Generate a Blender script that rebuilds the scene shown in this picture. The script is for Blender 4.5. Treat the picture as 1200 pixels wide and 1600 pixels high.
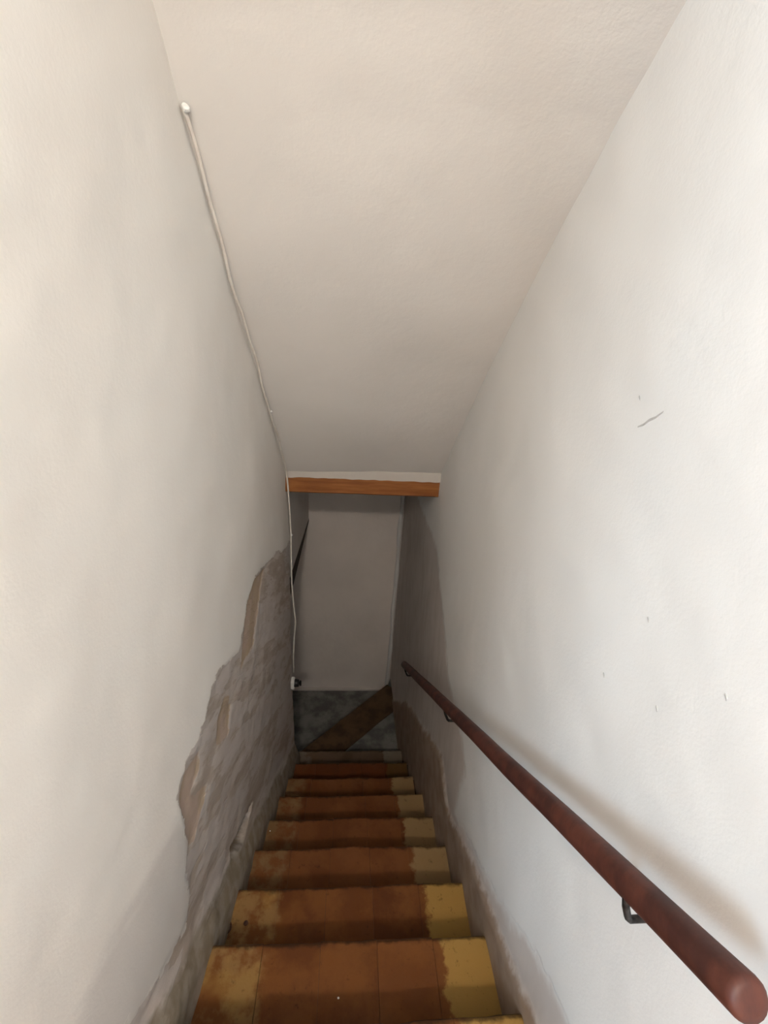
import bpy, bmesh, math, random
import numpy as np
from mathutils import Vector, Matrix, noise

random.seed(7)
for o in list(bpy.data.objects):
    bpy.data.objects.remove(o)
scene = bpy.context.scene
COL = scene.collection

# ------------------------------------------------------------------ camera
F_PX, PITCH, YAW, ROLL = 730.0, 23.7, 5.0, 3.8
p, yw, rl = (math.radians(a) for a in (PITCH, YAW, ROLL))
fw = Vector((math.sin(yw)*math.cos(p), math.cos(yw)*math.cos(p), -math.sin(p)))
rt = Vector((math.cos(yw), -math.sin(yw), 0))
up = rt.cross(fw)
R_ = math.cos(rl)*rt + math.sin(rl)*up
U_ = math.cos(rl)*up - math.sin(rl)*rt
cam = bpy.data.cameras.new('camera')
cam_o = bpy.data.objects.new('camera', cam)
COL.objects.link(cam_o)
cam.sensor_fit = 'VERTICAL'
cam.sensor_height = 36.0
cam.lens = F_PX/1600.0*36.0
cam.clip_start = 0.01
cam_o.matrix_world = Matrix(((R_.x, U_.x, -fw.x, 0), (R_.y, U_.y, -fw.y, 0), (R_.z, U_.z, -fw.z, 0), (0, 0, 0, 1)))
scene.camera = cam_o

# ------------------------------------------------------------------ world, exposure, window daylight
w = bpy.data.worlds.new('world')
scene.world = w
w.use_nodes = True
w.node_tree.nodes['Background'].inputs[0].default_value = (0.75, 0.85, 1.0, 1)
w.node_tree.nodes['Background'].inputs[1].default_value = 0.6
scene.view_settings.view_transform = 'Standard'
scene.view_settings.look = 'None'
scene.view_settings.gamma = 1.0
scene.view_settings.exposure = 0.76
scene.view_settings.use_curve_mapping = False

def area(name, loc, target, sx, sy, power, col):
    l = bpy.data.lights.new(name, 'AREA')
    l.shape = 'RECTANGLE'
    l.size, l.size_y, l.energy, l.color = sx, sy, power, col
    o = bpy.data.objects.new(name, l)
    COL.objects.link(o)
    o.location = loc
    o.rotation_euler = (Vector(target)-Vector(loc)).to_track_quat('-Z', 'Y').to_euler()
    return o
# daylight just outside the window of the hall at the head of the stairs
WIN = (-2.9, -1.9, -0.1, 1.1)          # y0, y1, z0, z1 in the hall's left wall (x = -1.9)
area('window_daylight_offscreen', (-2.15, -2.4, 0.5), (0.5, -0.6, 0.1), 1.1, 1.3, 82, (0.57, 0.79, 1.0))

# ------------------------------------------------------------------ helpers
TH = math.radians(36.7)
TAN = math.tan(TH)
def nose_z(y):
    return -1/math.cos(TH) - TAN*y
TREAD = 0.2526
def ny(k):
    return 0.816 + TREAD*k
def nz(k):
    return nose_z(ny(k))
def xl(y):
    return -0.45 + 0.05*y
def xr(y):
    return 0.508 if y < 2.36 else 0.508 - 0.02*(y-2.36)

def link(name, me, mat=None, parent=None):
    o = bpy.data.objects.new(name, me)
    COL.objects.link(o)
    if mat:
        me.materials.append(mat)
    if parent:
        o.parent = parent
    return o
def mesh(name, verts, faces, mat=None, parent=None, smooth=False):
    me = bpy.data.meshes.new(name)
    me.from_pydata(verts, [], faces)
    me.update()
    bm = bmesh.new(); bm.from_mesh(me)
    bmesh.ops.recalc_face_normals(bm, faces=bm.faces)
    bm.to_mesh(me); bm.free()
    if smooth:
        me.polygons.foreach_set('use_smooth', [True]*len(me.polygons))
    return link(name, me, mat, parent)
def empty(name, loc=(0, 0, 0)):
    o = bpy.data.objects.new(name, None)
    COL.objects.link(o)
    o.location = loc
    o.empty_display_size = 0.05
    return o
def tag(o, label=None, cat=None, group=None, kind=None):
    if label: o['label'] = label
    if cat: o['category'] = cat
    if group: o['group'] = group
    if kind: o['kind'] = kind
    return o
def bm_obj(name, bm, mat, parent=None, smooth=False):
    bmesh.ops.recalc_face_normals(bm, faces=bm.faces)
    me = bpy.data.meshes.new(name)
    bm.to_mesh(me); bm.free()
    if smooth:
        me.polygons.foreach_set('use_smooth', [True]*len(me.polygons))
    return link(name, me, mat, parent)
def box_bm(x0, x1, y0, y1, z0, z1, bevel=0.0, seg=2, bm=None):
    bm = bm or bmesh.new()
    r = bmesh.ops.create_cube(bm, size=1)
    for v in r['verts']:
        v.co = Vector(((x0+x1)/2+v.co.x*(x1-x0), (y0+y1)/2+v.co.y*(y1-y0), (z0+z1)/2+v.co.z*(z1-z0)))
    if bevel:
        es = list({e for v in r['verts'] for e in v.link_edges})
        bmesh.ops.bevel(bm, geom=es, offset=bevel, segments=seg, affect='EDGES', profile=0.6)
    return bm
def prism(name, pts, z0, z1, mat, parent=None, bevel=0.0):
    bm = bmesh.new()
    vs = [bm.verts.new((x, y, z0)) for x, y in pts]
    f = bm.faces.new(vs)
    r = bmesh.ops.extrude_face_region(bm, geom=[f])
    for v in r['geom']:
        if isinstance(v, bmesh.types.BMVert):
            v.co.z = z1
    if bevel:
        bmesh.ops.bevel(bm, geom=list(bm.edges), offset=bevel, segments=2, affect='EDGES')
    return bm_obj(name, bm, mat, parent)
def tube(name, path, rad, mat, parent=None, n=12, cap=True, wob=0.0):
    path = [Vector(q) for q in path]
    bm = bmesh.new()
    rings = []
    ref = Vector((0.3, 0.2, 0.93)).normalized()
    for i, q in enumerate(path):
        t = (path[min(i+1, len(path)-1)]-path[max(i-1, 0)]).normalized()
        a = ref.cross(t)
        if a.length < 0.1: a = Vector((1, 0, 0)).cross(t)
        a.normalize(); b = t.cross(a)
        r = rad[i] if isinstance(rad, (list, tuple)) else rad
        ring = []
        for j in range(n):
            an = 2*math.pi*j/n
            rr = r*(1+wob*noise.noise(Vector((i*0.35, math.cos(an), math.sin(an)*1.3))))
            ring.append(bm.verts.new(q+a*math.cos(an)*rr+b*math.sin(an)*rr))
        rings.append(ring)
    for r0, r1 in zip(rings, rings[1:]):
        for j in range(n):
            bm.faces.new((r0[j], r0[(j+1) % n], r1[(j+1) % n], r1[j]))
    if cap:
        bm.faces.new(rings[0]); bm.faces.new(rings[-1])
    return bm_obj(name, bm, mat, parent, smooth=True)

# ------------------------------------------------------------------ materials
class NT:
    def __init__(s, name):
        s.m = bpy.data.materials.new(name)
        s.m.use_nodes = True
        s.t = s.m.node_tree
        s.b = s.t.nodes['Principled BSDF']
        s.pos = s.t.nodes.new('ShaderNodeNewGeometry').outputs['Position']
    def n(s, typ, **kw):
        nd = s.t.nodes.new(typ)
        for k, v in kw.items(): setattr(nd, k, v)
        return nd
    def put(s, sock, v):
        if hasattr(v, 'is_linked') or hasattr(v, 'links'): s.t.links.new(v, sock)
        else: sock.default_value = v if not (isinstance(v, tuple) and len(v) == 3 and sock.type == 'RGBA') else (*v, 1)
    def noise(s, scale, detail=4, rough=0.55, vec=None, dist=0.0):
        nd = s.n('ShaderNodeTexNoise')
        nd.inputs['Scale'].default_value = scale
        nd.inputs['Detail'].default_value = detail
        nd.inputs['Roughness'].default_value = rough
        nd.inputs['Distortion'].default_value = dist
        s.t.links.new(vec or s.pos, nd.inputs['Vector'])
        return nd.outputs[0]
    def ramp(s, v, a, b, lo=0.0, hi=1.0):
        nd = s.n('ShaderNodeMapRange', interpolation_type='SMOOTHSTEP')
        s.put(nd.inputs[0], v)
        for i, q in enumerate((a, b, lo, hi)): nd.inputs[i+1].default_value = q
        return nd.outputs[0]
    def math(s, op, a, b=0.0):
        nd = s.n('ShaderNodeMath', operation=op)
        s.put(nd.inputs[0], a); s.put(nd.inputs[1], b)
        return nd.outputs[0]
    def mix(s, f, a, b, blend='MIX'):
        nd = s.n('ShaderNodeMix', data_type='RGBA', blend_type=blend)
        s.put(nd.inputs['Factor'], f)
        s.put(nd.inputs[6], a); s.put(nd.inputs[7], b)
        return nd.outputs[2]
    def attr(s, name):
        nd = s.n('ShaderNodeAttribute', attribute_name=name)
        return nd.outputs['Fac']
    def xyz(s):
        nd = s.n('ShaderNodeSeparateXYZ')
        s.t.links.new(s.pos, nd.inputs[0])
        return nd.outputs
    def mapped(s, scale, rot=(0, 0, 0)):
        a = s.n('ShaderNodeMapping', vector_type='TEXTURE')
        a.inputs['Rotation'].default_value = rot
        a.inputs['Scale'].default_value = scale
        s.t.links.new(s.pos, a.inputs['Vector'])
        return a.outputs[0]
    def bump(s, h, strength=0.3, dist=0.01, prev=None):
        nd = s.n('ShaderNodeBump')
        nd.inputs['Strength'].default_value = strength
        nd.inputs['Distance'].default_value = dist
        s.put(nd.inputs['Height'], h)
        if prev: s.t.links.new(prev, nd.inputs['Normal'])
        return nd.outputs[0]
    def done(s, col, rough=0.85, normal=None, spec=0.3):
        s.put(s.b.inputs['Base Color'], col)
        s.put(s.b.inputs['Roughness'], rough)
        s.b.inputs['Specular IOR Level'].default_value = spec
        if normal: s.t.links.new(normal, s.b.inputs['Normal'])
        return s.m

def plaster(name, col, var=0.06, bstr=0.25):
    t = NT(name)
    a = t.noise(1.6, 3)
    b = t.noise(7, 5)
    dark = tuple(c*(1-var*2) for c in col)
    c = t.mix(t.ramp(a, 0.35, 0.7), col, dark)
    c = t.mix(t.ramp(b, 0.55, 0.75, 0, 0.35), c, dark)
    nrm = t.bump(t.noise(5, 4), bstr, 0.03)
    nrm = t.bump(t.noise(170, 3, 0.6), 0.12, 0.004, nrm)
    return t.done(c, 0.9, nrm, 0.2)

PAINT_R = (0.865, 0.855, 0.835)
PAINT_L = (0.87, 0.845, 0.805)
M = {}
M['ceiling'] = plaster('ceiling_plaster', (0.78, 0.75, 0.715), 0.03, 0.22)
M['end'] = plaster('end_wall_plaster', (0.78, 0.71, 0.66), 0.05)
M['hall'] = plaster('hall_plaster', (0.78, 0.74, 0.68), 0.03)
M['passage'] = plaster('passage_plaster', (0.80, 0.76, 0.72), 0.04)
M['lip'] = plaster('pale_plaster_lip', (0.60, 0.555, 0.51), 0.05)
M['bead'] = plaster('corner_bead', (0.72, 0.71, 0.69), 0.08)

def left_wall_mat():
    t = NT('left_wall_peeling_plaster')
    streak_v = t.mapped((1.0, 0.22, 0.05), (math.radians(-28), 0, 0))
    st = t.noise(1.0, 4, 0.55, streak_v)
    warp = t.math('ADD', t.math('MULTIPLY', t.math('SUBTRACT', t.noise(28, 4, 0.6), 0.5), 0.04), t.math('MULTIPLY', t.math('SUBTRACT', st, 0.5), 0.12))
    pd = t.math('ADD', t.attr('peel'), warp)
    peel = t.ramp(pd, -0.002, 0.003)
    st2 = t.noise(2.3, 4, 0.6, streak_v)
    base = t.mix(t.ramp(t.noise(1.5, 3), 0.35, 0.7), PAINT_L, (0.83, 0.79, 0.74))
    damp = t.ramp(t.math('ADD', t.attr('lilac'), warp), -0.05, 0.03)
    base = t.mix(t.math('MULTIPLY', damp, 0.5), base, (0.58, 0.545, 0.52))
    inner = t.mix(t.ramp(st, 0.40, 0.56), (0.47, 0.405, 0.35), (0.57, 0.515, 0.475))
    inner = t.mix(t.ramp(st2, 0.57, 0.64, 0, 0.7), inner, (0.42, 0.34, 0.29))
    inner = t.mix(t.ramp(st2, 0.30, 0.40, 0.5, 0), inner, (0.60, 0.55, 0.50))
    big = t.noise(1.0, 4, 0.55, t.mapped((1.0, 0.45, 0.11), (math.radians(-30), 0, 0)))
    flake = t.ramp(big, 0.50, 0.525)
    inner = t.mix(t.math('MULTIPLY', flake, 0.65), inner, (0.62, 0.57, 0.545))
    inner = t.mix(t.ramp(big, 0.40, 0.37, 0, 0.55), inner, (0.38, 0.31, 0.255))
    tan = t.ramp(t.math('ADD', t.attr('tan'), t.math('MULTIPLY', warp, 0.6)), -0.004, 0.004)
    inner = t.mix(tan, inner, t.mix(t.ramp(t.noise(9, 3), 0.4, 0.6), (0.47, 0.37, 0.27), (0.52, 0.41, 0.34)))
    c = t.mix(peel, base, inner)
    # thin pale curl along the torn paint edge
    edge = t.math('MULTIPLY', t.ramp(pd, -0.012, -0.004), t.ramp(pd, 0.002, -0.002))
    c = t.mix(t.math('MULTIPLY', edge, 0.5), c, (0.82, 0.79, 0.74))
    # green-grey damp cement at the foot of the wall
    foot = t.ramp(t.math('ADD', t.attr('foot'), t.math('MULTIPLY', warp, 1.2)), -0.02, 0.02)
    c = t.mix(foot, c, t.mix(t.ramp(t.noise(14, 4), 0.35, 0.65), (0.27, 0.225, 0.165), (0.38, 0.33, 0.27)))
    slit = t.ramp(t.math('ADD', t.attr('slit'), t.math('MULTIPLY', warp, 0.08)), -0.003, 0.003)
    c = t.mix(slit, c, (0.36, 0.29, 0.22))
    h = t.math('MULTIPLY', t.math('SUBTRACT', 1.0, peel), 0.5)
    h = t.math('ADD', h, t.math('MULTIPLY', t.math('MULTIPLY', peel, st), 0.8))
    h = t.math('ADD', t.math('SUBTRACT', h, t.math('MULTIPLY', tan, 0.3)), t.math('MULTIPLY', t.math('MULTIPLY', flake, peel), 0.4))
    nrm = t.bump(t.noise(4, 4), 0.14, 0.03)
    nrm = t.bump(h, 0.45, 0.006, nrm)
    nrm = t.bump(t.noise(150, 3, 0.6), 0.12, 0.004, nrm)
    return t.done(c, 0.9, nrm, 0.2)
def right_wall_mat():
    t = NT('right_wall_stained_plaster')
    warp = t.math('MULTIPLY', t.math('SUBTRACT', t.noise(13, 4, 0.6), 0.5), 0.09)
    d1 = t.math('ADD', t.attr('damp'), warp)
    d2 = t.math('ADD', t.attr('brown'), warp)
    streak = t.noise(1.0, 5, 0.6, t.mapped((1, 0.07, 0.25), (math.radians(-10), 0, 0)))
    base = t.mix(t.ramp(t.noise(1.3, 3), 0.35, 0.7), PAINT_R, (0.84, 0.825, 0.80))
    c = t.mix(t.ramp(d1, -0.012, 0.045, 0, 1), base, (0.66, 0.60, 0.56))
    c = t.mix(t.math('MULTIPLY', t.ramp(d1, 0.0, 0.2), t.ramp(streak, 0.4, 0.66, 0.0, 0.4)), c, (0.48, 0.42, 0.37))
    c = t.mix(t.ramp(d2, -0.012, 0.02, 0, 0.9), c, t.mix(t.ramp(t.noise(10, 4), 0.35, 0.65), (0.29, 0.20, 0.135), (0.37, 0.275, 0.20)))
    nrm = t.bump(t.noise(4.5, 4), 0.14, 0.03)
    nrm = t.bump(t.ramp(d1, -0.004, 0.006, 1, 0), 0.4, 0.004, nrm)
    nrm = t.bump(t.noise(160, 3, 0.6), 0.12, 0.004, nrm)
    return t.done(c, 0.88, nrm, 0.25)
M['left'] = left_wall_mat()
M['right'] = right_wall_mat()

def step_mat(name, brown_a, brown_b, yellow, left_c, dirt=(0.036, 0.017, 0.007)):
    t = NT(name)
    X = t.xyz()[0]
    wob = t.math('MULTIPLY', t.math('SUBTRACT', t.noise(20, 5, 0.65), 0.5), 0.10)
    x2 = t.math('ADD', X, wob)
    rnd = t.n('ShaderNodeObjectInfo').outputs['Random']
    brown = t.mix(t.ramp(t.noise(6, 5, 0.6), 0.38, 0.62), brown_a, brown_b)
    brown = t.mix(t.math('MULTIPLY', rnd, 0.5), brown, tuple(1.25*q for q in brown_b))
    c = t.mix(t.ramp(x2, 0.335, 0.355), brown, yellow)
    lft = t.mix(t.ramp(t.noise(16, 5, 0.6), 0.42, 0.6), left_c, brown_b)
    lft = t.mix(t.ramp(t.noise(9, 3), 0.5, 0.7, 0, 0.4), lft, yellow)
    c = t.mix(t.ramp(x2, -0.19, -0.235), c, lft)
    c = t.mix(t.ramp(t.noise(35, 5, 0.7), 0.58, 0.75, 0, 0.6), c, dirt)
    tc = t.n('ShaderNodeTexCoord').outputs['Object']
    sp = t.n('ShaderNodeSeparateXYZ'); t.t.links.new(tc, sp.inputs[0])
    fy = t.math('ADD', sp.outputs[1], t.math('MULTIPLY', t.math('SUBTRACT', t.noise(18, 4, 0.6), 0.5), 0.05))
    c = t.mix(t.ramp(fy, -0.020, -0.004, 0, 0.8), c, dirt)
    nrm = t.bump(t.noise(22, 5, 0.65), 0.4, 0.006)
    nrm = t.bump(t.noise(140, 3, 0.6), 0.25, 0.003, nrm)
    return t.done(c, t.ramp(t.noise(12, 3), 0.3, 0.7, 0.7, 0.9), nrm, 0.18)
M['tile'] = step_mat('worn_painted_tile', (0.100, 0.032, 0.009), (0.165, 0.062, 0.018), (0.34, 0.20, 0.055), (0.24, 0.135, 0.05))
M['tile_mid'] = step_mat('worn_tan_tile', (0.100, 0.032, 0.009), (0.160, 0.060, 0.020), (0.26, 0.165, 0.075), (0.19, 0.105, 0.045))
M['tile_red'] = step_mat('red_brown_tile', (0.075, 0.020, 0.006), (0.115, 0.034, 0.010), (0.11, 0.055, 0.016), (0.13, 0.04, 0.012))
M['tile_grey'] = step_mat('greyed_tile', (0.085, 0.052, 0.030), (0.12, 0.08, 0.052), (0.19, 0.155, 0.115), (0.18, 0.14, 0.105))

def simple(name, a, b, scale, rough=0.7, bst=0.3, bd=0.004, spec=0.3, vec=None, metal=0.0):
    t = NT(name)
    v = t.mapped(*vec) if vec else None
    nn = t.noise(scale, 5, 0.6, v)
    c = t.mix(t.ramp(nn, 0.35, 0.65), a, b)
    m = t.done(c, rough, t.bump(nn, bst, bd), spec)
    t.b.inputs['Metallic'].default_value = metal
    return m
M['mortar'] = simple('dark_step_mortar', (0.035, 0.017, 0.007), (0.065, 0.034, 0.016), 25, 0.9)
M['cement'] = simple('grey_cement', (0.10, 0.098, 0.092), (0.21, 0.205, 0.19), 7, 0.85)
M['winder'] = simple('brown_winder_board', (0.060, 0.032, 0.015), (0.105, 0.060, 0.030), 9, 0.75)
M['hallfloor'] = simple('hall_floor_tile', (0.24, 0.11, 0.05), (0.32, 0.16, 0.08), 6, 0.6)
M['lintel'] = simple('orange_varnished_wood', (0.22, 0.068, 0.012), (0.34, 0.125, 0.030), 1.0, 0.5, 0.25, 0.003, 0.4, ((0.25, 0.02, 0.02), (0, 0, 0)))
M['rail'] = simple('red_brown_rail_wood', (0.045, 0.010, 0.006), (0.105, 0.028, 0.016), 1.0, 0.55, 0.25, 0.003, 0.5, ((0.05, 0.22, 0.05), (TH, 0, 0)))
M['iron'] = simple('black_iron', (0.02, 0.018, 0.017), (0.06, 0.05, 0.045), 60, 0.5, 0.3, 0.001, 0.5, None, 0.7)
M['rust'] = simple('rusty_iron', (0.035, 0.016, 0.01), (0.09, 0.035, 0.018), 80, 0.8, 0.4, 0.001)
M['cable'] = simple('painted_cable', (0.72, 0.66, 0.60), (0.80, 0.76, 0.70), 30, 0.6, 0.2, 0.001)
M['white'] = simple('white_plastic', (0.80, 0.80, 0.77), (0.86, 0.86, 0.84), 30, 0.5, 0.1, 0.001)
M['black'] = simple('black_bakelite', (0.012, 0.012, 0.012), (0.02, 0.02, 0.02), 30, 0.35, 0.1, 0.001, 0.5)
M['tar'] = simple('dark_stained_wood', (0.030, 0.021, 0.015), (0.050, 0.036, 0.026), 30, 0.8, 0.3, 0.002)  # near-black colour painted for the shade inside the gap, not timber
M['mark'] = simple('grey_scuff', (0.50, 0.48, 0.46), (0.58, 0.56, 0.54), 60, 0.9)
M['chip'] = simple('plaster_crumb', (0.70, 0.66, 0.60), (0.80, 0.77, 0.72), 60, 0.9)

# ------------------------------------------------------------------ signed distance to polygons (numpy)
def sdist(P, poly):
    poly = np.array(poly, float)
    d = np.full(len(P), 1e9)
    inside = np.zeros(len(P), bool)
    n = len(poly)
    for i in range(n):
        a, b = poly[i], poly[(i+1) % n]
        e = b-a
        wv = P-a
        tt = np.clip((wv@e)/max(e@e, 1e-12), 0, 1)
        d = np.minimum(d, np.hypot(*(wv-tt[:, None]*e).T))
        c1 = P[:, 1] >= a[1]; c2 = P[:, 1] < b[1]
        cr = e[0]*wv[:, 1]-e[1]*wv[:, 0]
        inside ^= (c1 & c2 & (cr > 0)) | (~c1 & ~c2 & (cr < 0))
    return np.where(inside, d, -d)
def sstep(v, a, b):
    q = np.clip((v-a)/(b-a), 0, 1)
    return q*q*(3-2*q)
def fnoise(P, s, seed=0.0):
    return np.array([noise.fractal(Vector((q[0]*s+seed, q[1]*s-seed, seed)), 1.0, 2.0, 4) for q in P])

# ceiling edges (real joints between the sloping ceiling and the two walls)
HALL_Z = 1.25
CL = [(0.30, 1.25), (0.62, 1.06), (0.90, 0.80), (1.2, 0.495), (1.285, 0.382), (1.48, 0.16), (2.03, -0.43), (2.37, -0.81), (2.42, -0.86)]
CR = [(0.05, 1.25), (0.30, 0.95), (0.62, 0.69), (0.992, 0.455), (1.13, 0.362), (1.39, 0.150), (1.78, -0.197), (2.37, -0.79), (2.42, -0.84)]
def edge_z(E, y):
    return np.interp(y, [q[0] for q in E], [q[1] for q in E])

def wall_face(name, ys, zb, zt, nv, xface, xcore, attrs, mat, sign):
    """ plastered wall: displaced front face on a fine grid, folded back to the core at both ends """
    ny_ = len(ys)
    Y = np.repeat(ys, nv)
    ZB, ZT = np.array([zb(y) for y in ys]), np.array([zt(y) for y in ys])
    T = np.linspace(0, 1, nv)
    Z = (ZB[:, None]+(ZT-ZB)[:, None]*T[None, :]).ravel()
    P = np.stack([Y, Z], 1)
    A = attrs(P)
    X = xface(P, A)
    V = np.stack([X, Y, Z], 1)
    # fold back columns
    first = V[:nv].copy(); first[:, 0] = xcore
    last = V[-nv:].copy(); last[:, 0] = xcore
    V = np.concatenate([first, V, last])
    n = ny_+2
    idx = np.arange(n*nv).reshape(n, nv)
    a, b, c, d = idx[:-1, :-1], idx[1:, :-1], idx[1:, 1:], idx[:-1, 1:]
    q = np.stack([a, b, c, d] if sign > 0 else [a, d, c, b], -1).reshape(-1, 4)
    # back and top/bottom strips joining first and last columns
    extra = [(int(idx[0, 0]), int(idx[0, -1]), int(idx[-1, -1]), int(idx[-1, 0]))]
    if sign < 0: extra = [tuple(reversed(extra[0]))]
    me = bpy.data.meshes.new(name)
    me.from_pydata(V.tolist(), [], q.tolist()+extra)
    me.update()
    for k, v in A.items():
        at = me.attributes.new(k, 'FLOAT', 'POINT')
        at.data.foreach_set('value', np.concatenate([v[:nv], v, v[-nv:]]).astype(np.float32))
    sm = np.ones(len(me.polygons), bool); sm[-1] = False
    me.polygons.foreach_set('use_smooth', sm)
    o = link(name, me, mat)
    return tag(o, kind='structure')

# ------------------------------------------------------------------ left wall
PEEL = [(1.993, -1.132), (1.824, -1.086), (1.667, -1.054), (1.557, -1.087), (1.467, -1.155), (1.411, -1.2), (1.247, -1.128), (1.173, -1.1), (1.077, -1.121), (0.987, -1.188), (0.921, -1.157), (0.855, -1.168), (0.827, -1.203), (0.842, -1.317), (0.833, -1.398), (0.804, -1.448), (0.803, -1.567), (0.759, -1.602), (0.667, -1.548), (0.576, -1.487), (0.493, -1.414), (0.39, -1.359), (-0.3, -1.1), (-0.3, -4.5), (3.0, -4.5), (3.0, -1.45), (2.3, -1.25)]
TANS = [[(1.667, -1.054), (1.845, -1.114), (1.744, -1.183), (1.685, -1.241), (1.606, -1.348), (1.413, -1.309), (1.49, -1.173), (1.532, -1.07)],
        [(1.236, -1.258), (1.305, -1.36), (1.231, -1.435), (1.121, -1.35), (1.168, -1.273)],
        [(0.985, -1.212), (0.976, -1.266), (0.913, -1.288), (1.02, -1.396), (0.881, -1.435), (0.846, -1.42), (0.839, -1.208), (0.882, -1.181)]]
SLIT = [(1.45, -2.097), (1.379, -2.101), (1.242, -2.052), (1.166, -1.977), (1.113, -1.945), (1.126, -1.896), (1.208, -1.955), (1.32, -2.022)]
LILAC = [(0.789, -1.233), (0.677, -1.216), (0.571, -1.174), (0.486, -1.14), (0.403, -1.146), (0.334, -1.151), (-0.3, -1.0), (-0.3, -4), (0.9, -4), (0.9, -1.4)]
Y_END = 2.46
def left_attrs(P):
    tan = np.full(len(P), -9.0)
    for tp in TANS: tan = np.maximum(tan, sdist(P, tp))
    hn = P[:, 1]-(-1/math.cos(TH)-TAN*P[:, 0])       # height above the line of the nosings
    return {'peel': sdist(P, PEEL), 'tan': tan, 'slit': sdist(P, SLIT), 'lilac': sdist(P, LILAC), 'foot': 0.12-hn}
def left_x(P, A):
    n1 = fnoise(P, 1.7, 3.1); n2 = fnoise(P, 14, 9.7)
    x = -0.45+0.05*P[:, 0]+0.008*n1
    pe = sstep(A['peel']+0.02*n2, -0.002, 0.006)
    x = x-pe*(0.004-0.003*n2)-0.004*sstep(A['tan'], -0.004, 0.004)
    x = x-0.05*sstep(A['slit'], -0.004, 0.006)
    x = x+0.035*sstep(A['foot'], -0.06, 0.12)
    return x
wall_left = wall_face('wall_left', np.linspace(-0.35, Y_END, 340), lambda y: nose_z(y)-0.36,
                      lambda y: HALL_Z+0.02 if y < 0.30 else float(edge_z(CL, y))+0.03, 300, left_x, -0.62, left_attrs, M['left'], 1)

# ------------------------------------------------------------------ right wall
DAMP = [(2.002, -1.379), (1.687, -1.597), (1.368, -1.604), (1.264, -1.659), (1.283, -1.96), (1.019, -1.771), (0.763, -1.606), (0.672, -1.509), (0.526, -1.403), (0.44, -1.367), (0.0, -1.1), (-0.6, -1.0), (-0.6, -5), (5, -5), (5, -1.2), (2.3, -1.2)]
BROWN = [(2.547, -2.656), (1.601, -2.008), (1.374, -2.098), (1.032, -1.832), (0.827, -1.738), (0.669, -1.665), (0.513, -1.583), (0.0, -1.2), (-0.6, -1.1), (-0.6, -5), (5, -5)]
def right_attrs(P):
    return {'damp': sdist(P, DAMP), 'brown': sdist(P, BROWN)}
def right_x(P, A):
    n1 = fnoise(P, 1.9, 6.3)
    x = np.where(P[:, 0] < 2.36, 0.508, 0.508-0.02*(P[:, 0]-2.36))
    x = x+0.007*n1*sstep(2.6-P[:, 0], 0, 0.3)
    x = x+0.010*sstep(P[:, 0], 2.34, 2.37)*0-0.012*sstep(A['brown'], -0.01, 0.03)
    return x
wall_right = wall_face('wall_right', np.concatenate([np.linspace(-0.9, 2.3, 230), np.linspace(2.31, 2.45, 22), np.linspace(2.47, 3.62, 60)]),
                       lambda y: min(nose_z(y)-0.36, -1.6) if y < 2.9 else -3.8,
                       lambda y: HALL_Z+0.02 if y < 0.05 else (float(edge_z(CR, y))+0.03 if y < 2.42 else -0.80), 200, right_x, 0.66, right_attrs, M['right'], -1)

# ------------------------------------------------------------------ ceiling over the stairs (slightly bellied plaster between the two edges)
def resample(E, n):
    ts = np.linspace(0, 1, n)
    seg = np.cumsum([0]+[math.dist(a, b) for a, b in zip(E, E[1:])]); seg /= seg[-1]
    return [(float(np.interp(q, seg, [e[0] for e in E])), float(np.interp(q, seg, [e[1] for e in E]))) for q in ts]
nu, nvv = 120, 36
el, er = resample(CL, nu), resample(CR, nu)
V, Fc = [], []
for i in range(nu):
    for j in range(nvv):
        s = -0.03+1.06*j/(nvv-1)
        y = el[i][0]*(1-s)+er[i][0]*s
        z = el[i][1]*(1-s)+er[i][1]*s
        x = xl(y)*(1-s)+0.508*s
        bel = 0.008*noise.fractal(Vector((x*2.2, y*1.9, 4.2)), 1.0, 2.0, 3)*min(1, 4*s*(1-s)+0.15)
        V.append((x, y, z+bel))
for i in range(nu-1):
    for j in range(nvv-1):
        a = i*nvv+j
        Fc.append((a, a+1, a+nvv+1, a+nvv))
ceil = mesh('ceiling', V, Fc, M['ceiling'], None, True)
md = ceil.modifiers.new('thickness', 'SOLIDIFY'); md.thickness = 0.08; md.offset = -1
tag(ceil, kind='structure')
if ceil.data.polygons[0].normal.z > 0:
    ceil.data.flip_normals()

# ------------------------------------------------------------------ lower lobby: end wall, passage to the left, corner bead, ledge
def wall_box(name, x0, x1, y0, y1, z0, z1, mat, parent=None):
    o = bm_obj(name, box_bm(x0, x1, y0, y1, z0, z1), mat, parent)
    return tag(o, kind='structure') if parent is None else o
def rough_sheet(name, x0, x1, y, z0, z1, thick, mat):
    n, m = 50, 60
    V = [(x0+(x1-x0)*i/n, y+0.008*noise.fractal(Vector((i*0.12, j*0.10, 1.7)), 1, 2, 3), z0+(z1-z0)*j/m) for i in range(n+1) for j in range(m+1)]
    Fq = [(i*(m+1)+j, (i+1)*(m+1)+j, (i+1)*(m+1)+j+1, i*(m+1)+j+1) for i in range(n) for j in range(m)]
    k = len(V)
    V += [(x0, y+thick, z0), (x1, y+thick, z0), (x1, y+thick, z1), (x0, y+thick, z1)]
    Fq += [(k, k+1, k+2, k+3)]
    o = mesh(name, V, Fq, mat, None, True)
    return tag(o, kind='structure')
rough_sheet('wall_end', -1.75, 0.62, 3.60, -3.85, -0.72, 0.1, M['end'])
wall_box('wall_passage', -1.85, -1.75, 2.30, 3.7, -4.0, -0.72, M['passage'])
wall_box('wall_passage_near', -1.75, -0.62, 2.38, Y_END, -4.0, -0.72, M['passage'])
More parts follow.
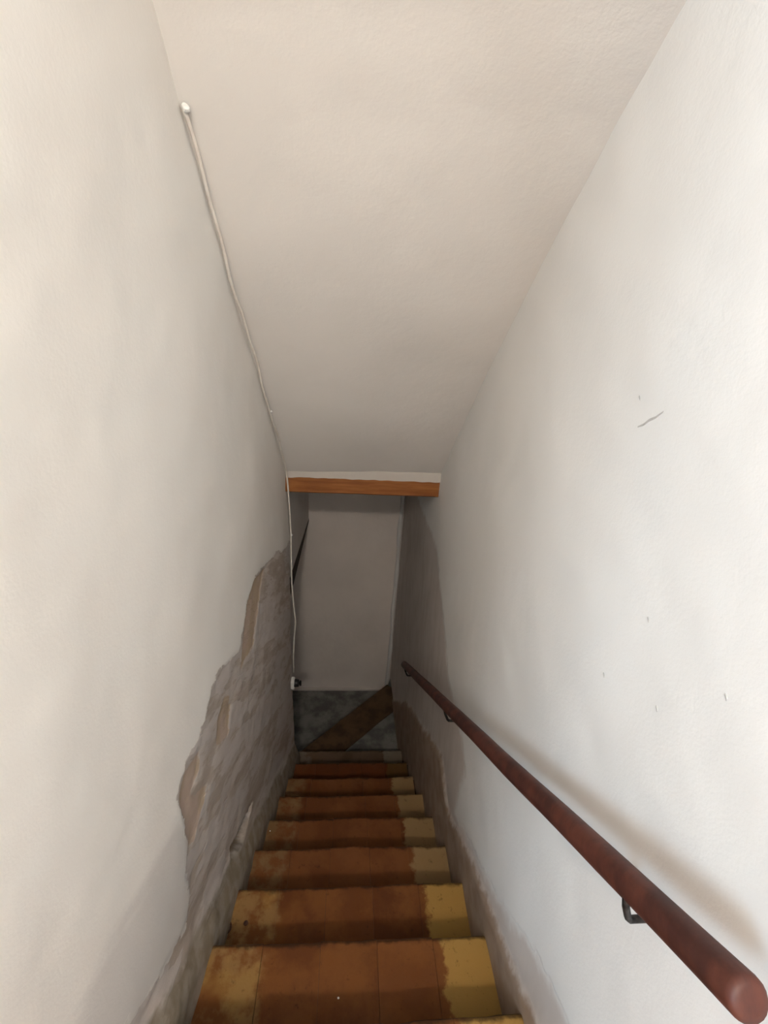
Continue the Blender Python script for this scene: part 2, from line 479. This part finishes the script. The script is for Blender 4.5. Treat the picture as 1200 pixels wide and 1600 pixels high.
wall_box('ceiling_lobby', -1.85, 0.62, 2.44, 3.7, -0.80, -0.70, M['passage'])
# plaster over the left opening; dark strip below stands in for an unlit gap
head = prism('wall_passage_head', [(-0.40, Y_END-0.01), (-0.335, Y_END-0.01), (-0.315, 3.61), (-0.40, 3.61)], -1.60, -0.78, M['passage'])
for v in head.data.vertices:
    if v.co.z < -1.3: v.co.z = -1.56-0.11*(v.co.y-Y_END)/1.15
tag(head, kind='structure')
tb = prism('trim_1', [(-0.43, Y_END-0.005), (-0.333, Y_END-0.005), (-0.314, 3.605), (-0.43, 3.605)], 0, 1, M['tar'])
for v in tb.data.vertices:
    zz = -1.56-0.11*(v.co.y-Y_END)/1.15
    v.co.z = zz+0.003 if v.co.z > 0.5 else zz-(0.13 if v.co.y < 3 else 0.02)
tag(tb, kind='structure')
# pale bead of plaster in the far right corner
pts = [(xr(3.59)-0.022-0.004*math.sin(i*0.9), 3.59, -3.56+(2.75)*i/24) for i in range(25)]
tag(tube('trim_2', pts, [0.018+0.004*math.sin(i*1.7) for i in range(25)], M['bead'], n=10), kind='structure')
# pale ledge where the end wall meets the grey floor
tag(bm_obj('baseboard_end', box_bm(-1.7, 0.44, 3.575, 3.605, -3.552, -3.528, 0.006), M['lip']), kind='structure')

# ------------------------------------------------------------------ hall at the head of the stairs (behind the camera)
HF = nz(-3)
wall_box('floor_hall', -2.0, 0.62, -3.3, ny(-3)-0.012, HF-0.12, HF, M['hallfloor'])
wall_box('ceiling_hall', -2.0, 0.62, -3.3, 0.31, HALL_Z, HALL_Z+0.1, M['hall'])
wall_box('wall_hall_right', 0.50, 0.66, -3.3, -0.88, HF, HALL_Z, M['hall'])
wall_box('wall_hall_back', -2.0, 0.62, -3.4, -3.3, HF, HALL_Z, M['hall'])
wall_box('wall_hall_front', -2.0, -0.61, -0.35, -0.25, HF-0.1, HALL_Z, M['hall'])
bm = bmesh.new()
for a in ((-3.3, WIN[0], HF, HALL_Z), (WIN[1], -0.25, HF, HALL_Z), (WIN[0], WIN[1], HF, WIN[2]), (WIN[0], WIN[1], WIN[3], HALL_Z)):
    box_bm(-2.0, -1.9, *a, bm=bm)
tag(bm_obj('wall_hall_left', bm, M['hall']), kind='structure')
bm = bmesh.new()
ym, t_ = (WIN[0]+WIN[1])/2, 0.03
for a in ((WIN[0], WIN[0]+t_, WIN[2], WIN[3]), (WIN[1]-t_, WIN[1], WIN[2], WIN[3]), (WIN[0], WIN[1], WIN[2], WIN[2]+t_), (WIN[0], WIN[1], WIN[3]-t_, WIN[3])):
    box_bm(-1.97, -1.93, *a, bm=bm)
tag(bm_obj('window_1', bm, M['white']), kind='structure')

# bulb on the hall ceiling
lamp = tag(empty('ceiling_lamp', (-0.1, -1.45, HALL_Z)), 'bare warm light bulb in a black holder on the hall ceiling', 'lamp')
tube('socket', [(0, 0, 0), (0, 0, -0.004), (0, 0, -0.045)], [0.04, 0.035, 0.02], M['black'], lamp, 14)
tg = NT('lit_bulb_glass'); tg.b.inputs['Emission Color'].default_value = (1, 0.85, 0.65, 1); tg.b.inputs['Emission Strength'].default_value = 12
bmb = bmesh.new(); bmesh.ops.create_uvsphere(bmb, u_segments=16, v_segments=10, radius=0.026)
for v in bmb.verts: v.co.z = v.co.z*0.9-0.045
bm_obj('bulb', bmb, tg.m, lamp, True)
pl = bpy.data.lights.new('ceiling_lamp_offscreen', 'POINT'); pl.energy = 62; pl.color = (1.0, 0.90, 0.79); pl.shadow_soft_size = 0.07
po = bpy.data.objects.new('ceiling_lamp_offscreen', pl); COL.objects.link(po); po.location = (-0.1, -1.45, HALL_Z-0.14)

# ------------------------------------------------------------------ lintel
lint = tag(empty('wooden_lintel', (0.1, 2.43, -0.94)), 'orange-brown wooden lintel beam spanning the foot of the sloping ceiling', 'beam')
n = 30
bm = bmesh.new()
x0, x1 = xl(2.4)-0.02, 0.515
rings = []
for i in range(n+1):
    s = i/n
    x = x0+(x1-x0)*s
    dz = 0.0035*noise.noise(Vector((x*7, 1.3, 0)))
    dy = 0.004*noise.noise(Vector((x*5, 4.3, 0)))
    zt_, zb_ = -0.864+dz, -0.958+0.5*dz
    rings.append([bm.verts.new((x-0.1, q[0]+dy-2.43, q[1]+0.94)) for q in ((2.402, zt_-0.005), (2.398, zb_+0.008), (2.406, zb_), (2.50, zb_), (2.50, zt_+0.02), (2.407, zt_+0.02))])
for a, b in zip(rings, rings[1:]):
    for j in range(6):
        bm.faces.new((a[j], a[(j+1) % 6], b[(j+1) % 6], b[j]))
bm.faces.new(rings[0]); bm.faces.new(rings[-1])
bm_obj('timber', bm, M['lintel'], lint)
# ragged plaster lip left on the top edge of the timber
bm = bmesh.new()
rings = []
for i in range(61):
    s = i/60
    x = x0+(x1+0.01-x0)*s
    zb_ = -0.867+0.006*noise.noise(Vector((x*18, 0.2, 7)))
    ringp = ((2.393, -0.78), (2.393, zb_), (2.43, zb_), (2.43, -0.78))
    rings.append([bm.verts.new((x, q[0]+0.003*noise.noise(Vector((x*9, q[1]*3, 2))), q[1])) for q in ringp])
for a, b in zip(rings, rings[1:]):
    for j in range(4):
        bm.faces.new((a[j], a[(j+1) % 4], b[(j+1) % 4], b[j]))
bm.faces.new(rings[0]); bm.faces.new(rings[-1])
tag(bm_obj('trim_3', bm, M['lip']), kind='structure')

# ------------------------------------------------------------------ staircase
stairs = tag(empty('staircase', (0, 0, 0)), 'steep straight flight of worn ochre and brown tiled steps between plaster walls', 'staircase')
def tile_bm(wd, dp, th, seed):
    """ one tread tile with a rounded, chipped front edge """
    bm = bmesh.new()
    nx, prof = 6, [(-dp, -th), (-dp, 0), (-dp*0.5, 0.0005), (-0.012, 0), (-0.004, -0.003), (0, -0.011), (-0.001, -th)]
    cols = []
    for i in range(nx+1):
        x = wd*(i/nx-0.5)
        ch = max(0.0, noise.noise(Vector((x*16, seed*3.7, 0.5)))-0.15)*0.012
        cols.append([bm.verts.new((x, q[0]-(ch if k >= 3 else 0)+0.002*noise.noise(Vector((x*11, seed, k))), q[1]-(ch*0.5 if 3 <= k < 6 else 0)+(0.0015*noise.noise(Vector((x*8, q[0]*8, seed))) if k < 5 else 0))) for k, q in enumerate(prof)])
    for a, b in zip(cols, cols[1:]):
        for j in range(len(prof)):
            bm.faces.new((a[j], a[(j+1) % len(prof)], b[(j+1) % len(prof)], b[j]))
    bm.faces.new(cols[0]); bm.faces.new(cols[-1])
    return bm
NT_ = 5
tile_meshes = {}
def get_tile(key, wd, v, mat):
    kk = (key, v)
    if kk not in tile_meshes:
        bm = tile_bm(wd, TREAD+0.01, 0.028, v+key*1.3)
        bmesh.ops.recalc_face_normals(bm, faces=bm.faces)
        me = bpy.data.meshes.new('tile'); bm.to_mesh(me); bm.free()
        me.materials.append(mat)
        tile_meshes[kk] = me
    return tile_meshes[kk]
for k in range(-2, 8):
    y1, z1 = ny(k), nz(k)
    y0 = y1-TREAD
    xa, xb = xl(y1)+0.012, 0.497
    if k >= 5: xb = 0.485
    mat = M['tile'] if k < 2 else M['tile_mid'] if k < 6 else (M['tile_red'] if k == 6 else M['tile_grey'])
    body = bm_obj('step', box_bm(xa-0.03, 0.512, y0-0.012, y1-0.012, z1-0.42, z1-0.018, 0.004), M['mortar'], stairs)
    wd = (xb-xa)/NT_
    for i in range(NT_):
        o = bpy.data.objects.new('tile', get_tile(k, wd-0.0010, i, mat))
        COL.objects.link(o)
        o.parent = body
        o.location = (xa+wd*(i+0.5), y1+random.uniform(-0.003, 0.003), z1+random.uniform(-0.0012, 0.001))
        o.rotation_euler = (random.uniform(-0.004, 0.004), random.uniform(-0.004, 0.004), random.uniform(-0.005, 0.005))
# winder at the foot: a tapering tread whose edge runs diagonally to the far right corner
zw = nz(8)
winder = tag(prism('winder_step', [(-0.36, ny(7)-0.02), (0.50, ny(7)-0.02), (0.49, 3.585), (0.45, 3.46), (-0.33, 2.70)], zw-0.3, zw-0.012, M['cement'], stairs, 0.004), 'grey cement winder step')
bm = bmesh.new()
dirv = Vector((0.78, 0.76, 0)).normalized(); nrmv = Vector((dirv.y, -dirv.x, 0))
A0 = Vector((-0.335, 2.695, 0))
ringsw = []
for i in range(25):
    s = 1.10*i/24
    c0 = A0+dirv*s
    wv = 0.24+0.02*noise.noise(Vector((s*4, 0, 3)))
    if i < 8: wv = min(wv, 0.03+s*0.8)
    e = 0.006*noise.noise(Vector((s*9, 2, 0)))
    q0 = c0-nrmv*(0.014+e); q1 = c0+nrmv*wv
    ringsw.append([bm.verts.new((q0.x, q0.y, zw-0.026)), bm.verts.new((q0.x, q0.y, zw-0.006)), bm.verts.new((q0.x+nrmv.x*0.008, q0.y+nrmv.y*0.008, zw)), bm.verts.new((q1.x, q1.y, zw-0.002)), bm.verts.new((q1.x, q1.y, zw-0.026))])
for a, b in zip(ringsw, ringsw[1:]):
    for j in range(5):
        bm.faces.new((a[j], a[(j+1) % 5], b[(j+1) % 5], b[j]))
bm.faces.new(ringsw[0]); bm.faces.new(ringsw[-1])
tag(bm_obj('nosing', bm, M['winder'], winder), 'brown diagonal nosing')
tag(prism('floor', [(-0.62, 2.40), (0.52, 2.40), (0.52, 3.62), (-0.62, 3.62)], -3.85, -3.55, M['cement']), kind='structure')
tag(prism('floor_passage', [(-1.76, 2.40), (-0.61, 2.40), (-0.61, 3.62), (-1.76, 3.62)], -4.0, -3.74, M['cement']), kind='structure')

# ------------------------------------------------------------------ handrail
rail = tag(empty('handrail', (0.44, 0.2, -0.64)), 'round red-brown wooden handrail on iron brackets along the plaster wall', 'handrail')
a, b = Vector((0.437, 0.221, -0.6455)), Vector((0.437, 2.545, -2.285))
N = 40
pts, rad = [], []
L = (b-a).length
for i in range(N+1):
    s = i/N
    pts.append(a.lerp(b, s)+Vector((0.002*noise.noise(Vector((s*6, 0, 0))), 0, 0.004*noise.noise(Vector((s*5, 3, 0)))))-Vector(rail.location))
    rad.append(0.0235)
d = (b-a).normalized()
pre = [pts[0]-d*q for q in (0.010, 0.009, 0.005)]
post = [pts[-1]+d*q for q in (0.007, 0.013, 0.016)]
tube('rail', pre+pts+post, [0.012, 0.0185, 0.0225]+rad+[0.0215, 0.016, 0.008], M['rail'], rail, 20, True, 0.05)
for yb in (0.372, 1.40, 2.44):
    s = (yb-a.y)/(b.y-a.y)
    c = a.lerp(b, s)-Vector(rail.location)
    xw = xr(yb)-rail.location.x-0.004
    path = [c+Vector((-0.014, 0, -0.012)), c+Vector((-0.006, 0.001, -0.04)), c+Vector((0.006, 0.002, -0.070)), c+Vector((0.012, 0.003, -0.078)), c+Vector((0.022, 0.004, -0.080)), Vector((xw+0.02, c.y+0.004, c.z-0.080))]
    br = tube('bracket', path, 0.0055, M['iron'], rail, 8)
    bmq = box_bm(xw-0.002, xw+0.012, c.y-0.007, c.y+0.017, c.z-0.092, c.z-0.068, 0.002)
    bm_obj('wall_plate', bmq, M['iron'], br)

# ------------------------------------------------------------------ electric cable along the ceiling joint and down the corner
cab = tag(empty('electric_cable', (xl(2.4), 2.4, -0.9)), 'thin painted cable tacked along the joint of ceiling and wall, then down the corner', 'cable')
base = Vector(cab.location)
pts = []
for i in range(60):
    s = i/59
    y = 1.285+(2.36-1.285)*s
    z = float(edge_z(CL, y))
    sag = 0.006*math.sin(s*17)+0.004*math.sin(s*41)
    pts.append(Vector((xl(y)+0.012+0.3*sag, y, z-0.020+sag))-base)
for z, dx, y in ((-0.93, 0.012, 2.385), (-1.1, 0.010, 2.43), (-1.25, 0.008, 2.462), (-1.45, 0.006, 2.465), (-1.58, 0.006, 2.465), (-1.75, 0.014, 2.47), (-1.88, 0.024, 2.475), (-2.0, 0.012, 2.47), (-2.15, 0.006, 2.465), (-2.28, 0.006, 2.46)):
    pts.append(Vector((xl(y)+dx, y, z))-base)
tube('wire', pts, 0.0046, M['cable'], cab, 8)
for i in (0, 40, 62):
    q = pts[i]
    r = 0.009 if i == 0 else 0.006
    bm = bmesh.new(); bmesh.ops.create_icosphere(bm, subdivisions=2, radius=r)
    for v in bm.verts:
        v.co = v.co*(1+0.4*noise.noise(v.co*90))+q+Vector((0.004, 0, 0))
    bm_obj('clip', bm, M['white'], cab)
# rotary switch
sw = tag(empty('rotary_switch', (xl(2.42)+0.008, 2.415, -2.33)), 'black rotary light switch on a white base at the wall corner', 'light switch')
bm = box_bm(-0.012, 0.012, -0.027, 0.027, -0.03, 0.03, 0.005)
bm_obj('base', bm, M['white'], sw)
def disc(name, x0, x1, r0, r1, mat, parent, n=20):
    return tube(name, [(x0, 0, 0), (x0+0.002, 0, 0), ((x0+x1)/2, 0, 0), (x1-0.003, 0, 0), (x1, 0, 0)], [r0*0.9, r0, (r0+r1)/2, r1, r1*0.8], mat, parent, n)
dome = disc('dome', 0.008, 0.04, 0.027, 0.024, M['black'], sw)
disc('stem', 0.036, 0.046, 0.012, 0.010, M['black'], sw, 10)
bm_obj('toggle', box_bm(0.044, 0.056, -0.007, 0.007, -0.019, 0.019, 0.003), M['black'], sw)

# ------------------------------------------------------------------ small things
k1z = nz(1)
ring_o = tag(empty('iron_ring', (-0.375, 0.945, k1z+0.004)), 'small rusty iron ring lying at the wall end of a tread', 'ring')
tube('hoop', [(0.013*math.cos(q*math.pi/8), 0.016*math.sin(q*math.pi/8), 0.0) for q in range(17)], 0.0035, M['rust'], ring_o, 8, False)
tube('shank', [(0.006, -0.016, 0), (-0.008, -0.022, 0.002)], 0.003, M['rust'], ring_o, 6)
nail = tag(empty('nail', (-0.312, 0.955, k1z)), 'rusty nail head standing in the tread next to the iron ring', 'nail')
tube('head', [(0, 0, 0.004), (0, 0, 0.0055), (0, 0, 0.0075)], [0.0075, 0.0085, 0.006], M['rust'], nail, 12)
tube('shaft', [(0, 0, -0.01), (0, 0, 0.005)], 0.003, M['rust'], nail, 8)
# scuffs and nail holes on the right-hand wall
def scuff(pts, wdt):
    bm = bmesh.new()
    L_, R2 = [], []
    for i, (y, z) in enumerate(pts):
        t = wdt*(0.25+math.sin(math.pi*(i+0.5)/len(pts)))
        n1 = 0.007*noise.fractal(Vector((y*1.9+6.3, z*1.9-6.3, 6.3)), 1.0, 2.0, 4)
        x = 0.508+n1
        L_.append((bm.verts.new((x-0.0012, y, z-t)), bm.verts.new((x+0.004, y, z-t))))
        R2.append((bm.verts.new((x-0.0012, y, z+t)), bm.verts.new((x+0.004, y, z+t))))
    for i in range(len(pts)-1):
        bm.faces.new((L_[i][0], L_[i+1][0], R2[i+1][0], R2[i][0]))
        bm.faces.new((L_[i][0], L_[i][1], L_[i+1][1], L_[i+1][0]))
        bm.faces.new((R2[i][0], R2[i+1][0], R2[i+1][1], R2[i][1]))
    return bm_obj('scuff', bm, M['mark'], wall_right)
scuff([(0.792, -0.168), (0.778, -0.161), (0.765, -0.150), (0.750, -0.142), (0.734, -0.129)], 0.0018)
for (y, z) in ((0.81, -0.121), (0.613, -0.452), (0.53, -0.564), (0.669, -0.624), (0.436, -0.444)):
    scuff([(y-0.003, z-0.002), (y, z+0.001), (y+0.003, z+0.003)], 0.0015)
# crumbs of fallen plaster on the treads
def on_tread(k, x, fy):
    return (x, ny(k)-TREAD*fy, nz(k)+0.003)
for q, lab in ((on_tread(3, -0.33, 0.25), 'tiny pale plaster crumb on the tan tread three steps above the red-brown step'),
               (on_tread(0, 0.02, 0.55), 'tiny plaster crumb in the brown middle of tread six steps above the red one'),
               (on_tread(1, 0.44, 0.85), 'tiny pale plaster crumb on yellow paint five steps above the red-brown step')):
    bm = bmesh.new(); bmesh.ops.create_icosphere(bm, subdivisions=1, radius=0.0028)
    for v in bm.verts:
        v.co = Vector((v.co.x*1.3, v.co.y, v.co.z*0.6))*(1+0.5*noise.noise(v.co*300))
    o = bm_obj('plaster_crumb', bm, M['chip'])
    o.location = q
    tag(o, lab, 'debris', 'plaster crumbs on the steps')
